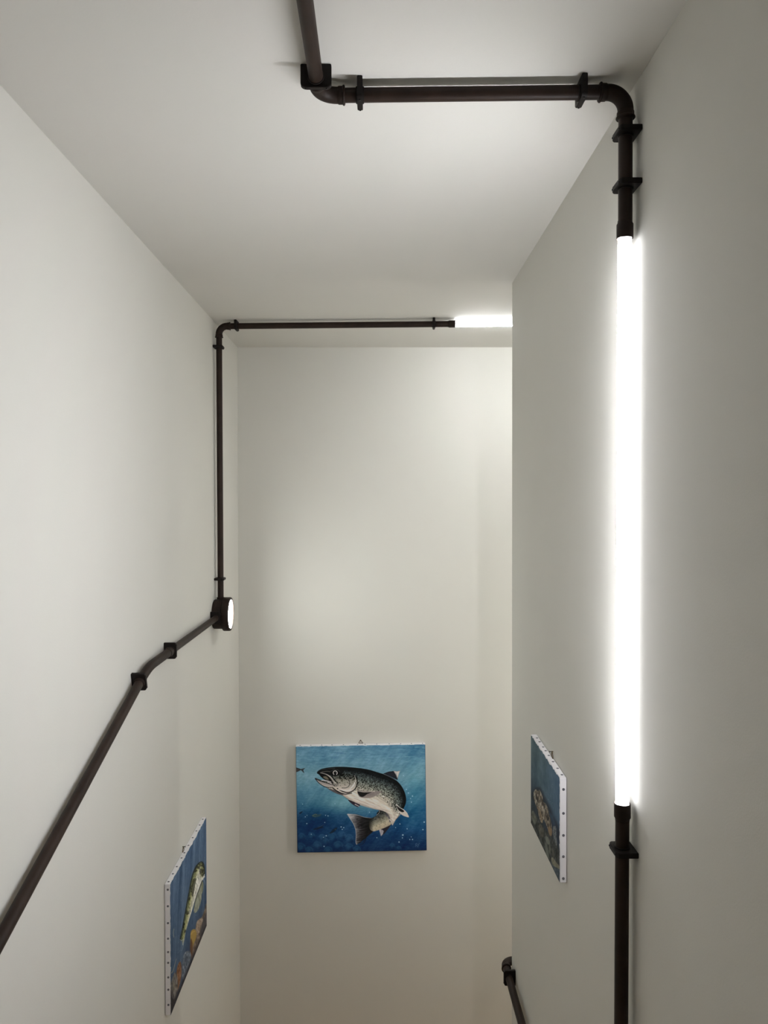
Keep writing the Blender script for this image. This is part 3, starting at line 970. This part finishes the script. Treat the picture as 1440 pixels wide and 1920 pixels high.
def edge_white(p, w, h, near):
    n1 = fbm(p.v * 28, p.v * 0 + 3, 81, 3)
    n2 = fbm(p.u * 30, p.u * 0 + 5, 82, 3)
    du = (p.u if near == 'left' else 1 - p.u) * w
    k = (du < 0.010 * (n1 - 0.40)) | (p.v * h < 0.012 * (n2 - 0.40))
    p.C[k] = (224, 222, 226)


def paint_grouper():
    p = Painting(280, 210, [(92, 104), (416, 576), (427, 1790), (100, 1102)], soft=1.4)
    p.sat = 0.72
    X, Y = p.X, p.Y
    base = ramp(p.v, [(0, (70, 98, 106)), (0.4, (58, 86, 102)), (0.62, (34, 50, 66)), (1, (40, 48, 52))])
    base += (p.u[..., None] ** 1.5) * np.array([-6, 4, 34]) * (1 - p.v[..., None])
    base += (fbm(p.u * 5, p.v * 5, 4)[..., None] - 0.5) * 46
    base += (fbm(p.u * 40, p.v * 30, 5)[..., None] - 0.5) * 16
    p.C[:] = base
    rnd = random.Random(5)
    for x, y in ((335, 655), (336, 686), (318, 790), (336, 868), (312, 850), (306, 905), (290, 830), (230, 720), (262, 750)):
        p.dot(x, y, 3.2, (110, 136, 160), 0.75, soft=2)
    rock = lambda c, s, a: (lambda x, y: np.array(c) + (fbm(x / 12, y / 26, s)[:, None] - 0.5) * a)
    p.fill([(98, 1000), (112, 960), (140, 1000), (190, 1060), (260, 1180), (330, 1240), (400, 1350), (428, 1480), (428, 1800), (98, 1104)], rock((54, 58, 56), 9, 90), 0.9, soft=14)
    p.fill([(108, 990), (122, 968), (150, 1010), (164, 1080), (140, 1120), (112, 1060)], rock((96, 100, 88), 10, 90), 0.8, soft=5)
    p.fill([(190, 1120), (220, 1130), (244, 1200), (240, 1262), (206, 1250), (186, 1180)], rock((86, 84, 72), 11, 80), 0.75, soft=5)
    p.fill([(258, 1268), (270, 1252), (296, 1270), (312, 1330), (300, 1350), (276, 1330)], (116, 122, 112), 0.8, soft=4)
    p.fill([(258, 1350), (272, 1330), (292, 1400), (304, 1480), (296, 1510), (268, 1440)], (106, 112, 102), 0.8, soft=4)
    p.fill([(300, 1370), (312, 1340), (324, 1390), (318, 1450), (306, 1440)], (110, 112, 98), 0.7, soft=4)
    p.fill([(334, 1400), (356, 1410), (366, 1480), (350, 1500)], (90, 92, 80), 0.7, soft=5)
    p.fill([(330, 1510), (350, 1500), (390, 1560), (424, 1600), (424, 1640), (400, 1620), (350, 1590)], rock((130, 126, 104), 16, 70), 0.9, soft=3)
    p.fill([(322, 1545), (350, 1590), (400, 1625), (430, 1650), (432, 1800), (410, 1760)], rock((62, 78, 92), 17, 50), 0.95, soft=3)
    # the mottled fish facing the upper left
    out = [(126, 780), (134, 740), (152, 722), (176, 738), (186, 724), (204, 744), (226, 800), (236, 860), (262, 880), (284, 930), (300, 990), (318, 1060), (330, 1130), (334, 1190), (330, 1240), (312, 1236), (290, 1180), (268, 1120), (240, 1060), (226, 1100), (204, 1080), (184, 1010), (164, 930), (146, 880), (130, 830)]

    def col(x, y):
        a = fbm(x / 11, y / 34, 44, 4)
        b = fbm(x / 16, y / 34, 45, 2)
        c = ramp(a, [(0.28, (48, 44, 40)), (0.45, (92, 82, 70)), (0.58, (132, 118, 98)), (0.75, (172, 162, 146))])
        return c * (0.72 + 0.5 * b[:, None])
    p.fill([(112, 830), (140, 720), (200, 700), (250, 800), (320, 940), (370, 1120), (400, 1300), (420, 1330), (420, 1180), (330, 1000)], (22, 26, 34), 0.55, soft=14)
    p.fill(out, col, soft=2)
    p.stroke([(130, 770), (142, 800), (152, 850), (176, 880)], (8, 4), (120, 130, 124), 0.8, soft=2)
    p.stroke([(134, 760), (140, 736), (156, 724)], (4, 4), (150, 150, 138), 0.8)
    p.stroke([(186, 726), (206, 760), (220, 830)], (4, 4), (136, 134, 120), 0.7)
    p.stroke([(150, 780), (160, 830)], (9, 7), (30, 26, 26), 0.8, soft=3)
    p.stroke([(206, 800), (212, 860)], (6, 5), (34, 30, 28), 0.8, soft=3)
    p.stroke([(170, 930), (196, 960), (214, 1040), (222, 1096)], (10, 14), (150, 122, 88), 0.85, soft=4)
    p.stroke([(236, 880), (262, 960), (300, 1060), (316, 1130)], (5, 5), (34, 34, 40), 0.8, soft=2)
    for i in range(8):
        p.stroke([(248 + i * 10, 870 + i * 38), (262 + i * 9, 884 + i * 36)], (4, 3), (140, 136, 124), 0.7)
    p.fill([(290, 1160), (310, 1140), (332, 1180), (334, 1236), (316, 1250), (296, 1210)], (134, 106, 74), 0.9, soft=3)
    p.fill([(346, 1140), (372, 1136), (384, 1180), (384, 1250), (394, 1330), (384, 1366), (366, 1320), (350, 1250), (342, 1200)], lambda x, y: np.array((98, 104, 108)) + (fbm(x / 6, y / 9, 47)[:, None] - 0.5) * 150, 0.9, soft=3)
    edge_white(p, 0.42, 0.305, 'right')
    return p


# ------------------------------------------------------------------ stretched canvases on the walls
def build_painting(name_label, origin, ux, uy, n, w, h, depth, pic, gain, tacks, hang_u):
    """origin = top left corner of the painted face; ux to the right, uy down, n out of the wall"""
    O, ux, uy, n = Vector(origin), Vector(ux).normalized(), Vector(uy).normalized(), Vector(n).normalized()
    t = thing('canvas_painting', name_label, 'painting', O + ux * w / 2 + uy * h - n * depth)
    # primed canvas wrapped round the stretcher
    bm = bmesh.new()
    d0 = 0.0006
    vs = []
    for dn in (-d0, -depth + 0.0015):
        for a, b in ((0, 0), (w, 0), (w, h), (0, h)):
            vs.append(bm.verts.new(O + ux * a + uy * b + n * dn))
    bm.faces.new(vs[0:4])
    bm.faces.new(vs[4:8][::-1])
    for i in range(4):
        bm.faces.new((vs[i], vs[4 + i], vs[4 + (i + 1) % 4], vs[(i + 1) % 4]))
    bmesh.ops.recalc_face_normals(bm, faces=bm.faces)
    bmesh.ops.bevel(bm, geom=list(bm.edges), offset=0.0012, segments=2, affect='EDGES')
    cv_ = obj('canvas', bm, M_WHITE, t)
    cv_['label'] = 'white primed canvas edge'
    # painted face
    ny, nx = pic.ny, pic.nx
    U, V = pic.u.ravel(), pic.v.ravel()
    e = 0.0004
    Oa = np.array(O)
    P = Oa + np.outer(e + U * (w - 2 * e), np.array(ux)) + np.outer(e + V * (h - 2 * e), np.array(uy)) + np.array(n) * 0.0002
    idx = np.arange(nx * ny).reshape(ny, nx)
    q = np.stack([idx[:-1, :-1], idx[1:, :-1], idx[1:, 1:], idx[:-1, 1:]], -1).reshape(-1, 4)
    me = bpy.data.meshes.new('painted_face')
    me.vertices.add(len(P))
    mw = np.array(world_of(t).inverted())
    P2 = P @ mw[:3, :3].T + mw[:3, 3]
    me.vertices.foreach_set('co', P2.astype(np.float32).ravel())
    me.loops.add(q.size)
    me.loops.foreach_set('vertex_index', q.astype(np.int32).ravel())
    me.polygons.add(len(q))
    me.polygons.foreach_set('loop_start', np.arange(0, q.size, 4, dtype=np.int32))
    me.update(calc_edges=True)
    at = me.color_attributes.new('paint', 'FLOAT_COLOR', 'POINT')
    c = np.ones((ny * nx, 4), np.float32)
    c[:, :3] = pic.linear(gain).reshape(-1, 3)
    at.data.foreach_set('color', c.ravel())
    me.materials.append(M_PAINT)
    if Vector(me.polygons[0].normal).dot(n) < 0:
        me.flip_normals()
    po = bpy.data.objects.new('painted_face', me)
    COL.objects.link(po)
    po.parent = t
    # tacks
    for a, b, dn in tacks:
        pos = O + ux * a * w + uy * b * h - n * dn
        out = -uy if b == 0 else (-ux if a == 0 else ux)
        bm = bmesh.new()
        sweep(bm, [pos - out * 0.0005, pos + out * 0.0010, pos + out * 0.0016], [0.0040, 0.0040, 0.0022], 14)
        sharpen(obj('tack', bm, M_TACK, cv_), 60)
    # triangular hanger on the back, standing above the top edge
    c = O + ux * w * hang_u - n * (depth - 0.0035)
    bm = bmesh.new()
    a_, b_, t_ = c - ux * 0.013 - uy * 0.001, c + ux * 0.013 - uy * 0.001, c - uy * 0.022
    loop = []
    for p0, p1 in ((a_, t_), (t_, b_), (b_, a_)):
        for k in range(8):
            loop.append(p0.lerp(p1, 0.08 + 0.84 * k / 7))
    loop.append(loop[0])
    sweep(bm, loop, 0.0013, 10, cap=False)
    ho = obj('hanger', bm, M_WIRE, t)
    sharpen(ho, 80)
    bm = bmesh.new()
    nail = c - uy * 0.0195
    sweep(bm, [nail - n * 0.0035, nail + n * 0.007, nail + n * 0.0072, nail + n * 0.0085], [0.0011, 0.0011, 0.0026, 0.0024], 12)
    sharpen(obj('nail', bm, M_SCREW, ho))
    return t


tilt = math.radians(0.7)
D = 0.021
mx = Vector((math.cos(tilt), 0, math.sin(tilt)))
my = Vector((math.sin(tilt), 0, -math.cos(tilt)))
top_u = [(a - 118) / 1168 for a in (156, 252, 350, 444, 547, 675, 742, 848, 960, 1064, 1162, 1262)]
build_painting('large painting of a leaping trout in blue water on the far wall', (-0.4647, YB - 0.034, -1.391), mx, my, (0, -1, 0), 0.7382, 0.609, 0.034,
               paint_trout(), 1.45, [(u, 0, 0.014) for u in top_u], 0.50)

Hq = homography([(131, 693), (452, 108), (450, 1066), (142, 1846)], [(0, 0), (1, 0), (1, 1), (0, 1)])


def hv(Hm, x, y):
    q = Hm @ np.array([x, y, 1.0])
    return q[0] / q[2], q[1] / q[2]


lt_top = [hv(Hq, x + 16, y - 0)[0] for x, y in ((112, 673), (158, 606), (186, 540), (238, 455), (258, 410), (294, 347), (336, 283), (370, 222), (394, 170), (428, 118))]
lt_top = [min(max(u, 0.02), 0.975) for u in (0.03, 0.13, 0.225, 0.345, 0.42, 0.53, 0.65, 0.76, 0.86, 0.96)]
lt_side = [(y - 693) / 1153 for y in (741, 886, 1034, 1170, 1288, 1382, 1510, 1618, 1752)]
build_painting('painting of a green and white fish over rocks on the left wall', (-XL + D, 2.8425, -1.4185), (0, 1, 0), (0, 0, -1), (1, 0, 0), 0.606, 0.492, D,
               paint_perch(), 1.3, [(u, 0, 0.010) for u in lt_top] + [(0, v, 0.008) for v in lt_side], 0.44)

rt_top = [0.10, 0.2, 0.33, 0.42, 0.53, 0.67, 0.81, 0.94]
rt_side = [(y - 576) / 1214 for y in (708, 985, 1240, 1486, 1740)]
build_painting('small dark painting of a mottled brown fish on the right wall', (XR - D, 2.615, -0.797), (0, -1, 0), (0, 0, -1), (-1, 0, 0), 0.415, 0.304, D,
               paint_grouper(), 1.25, [(u, 0, 0.012) for u in rt_top] + [(1, v, 0.0105) for v in rt_side], 0.58)
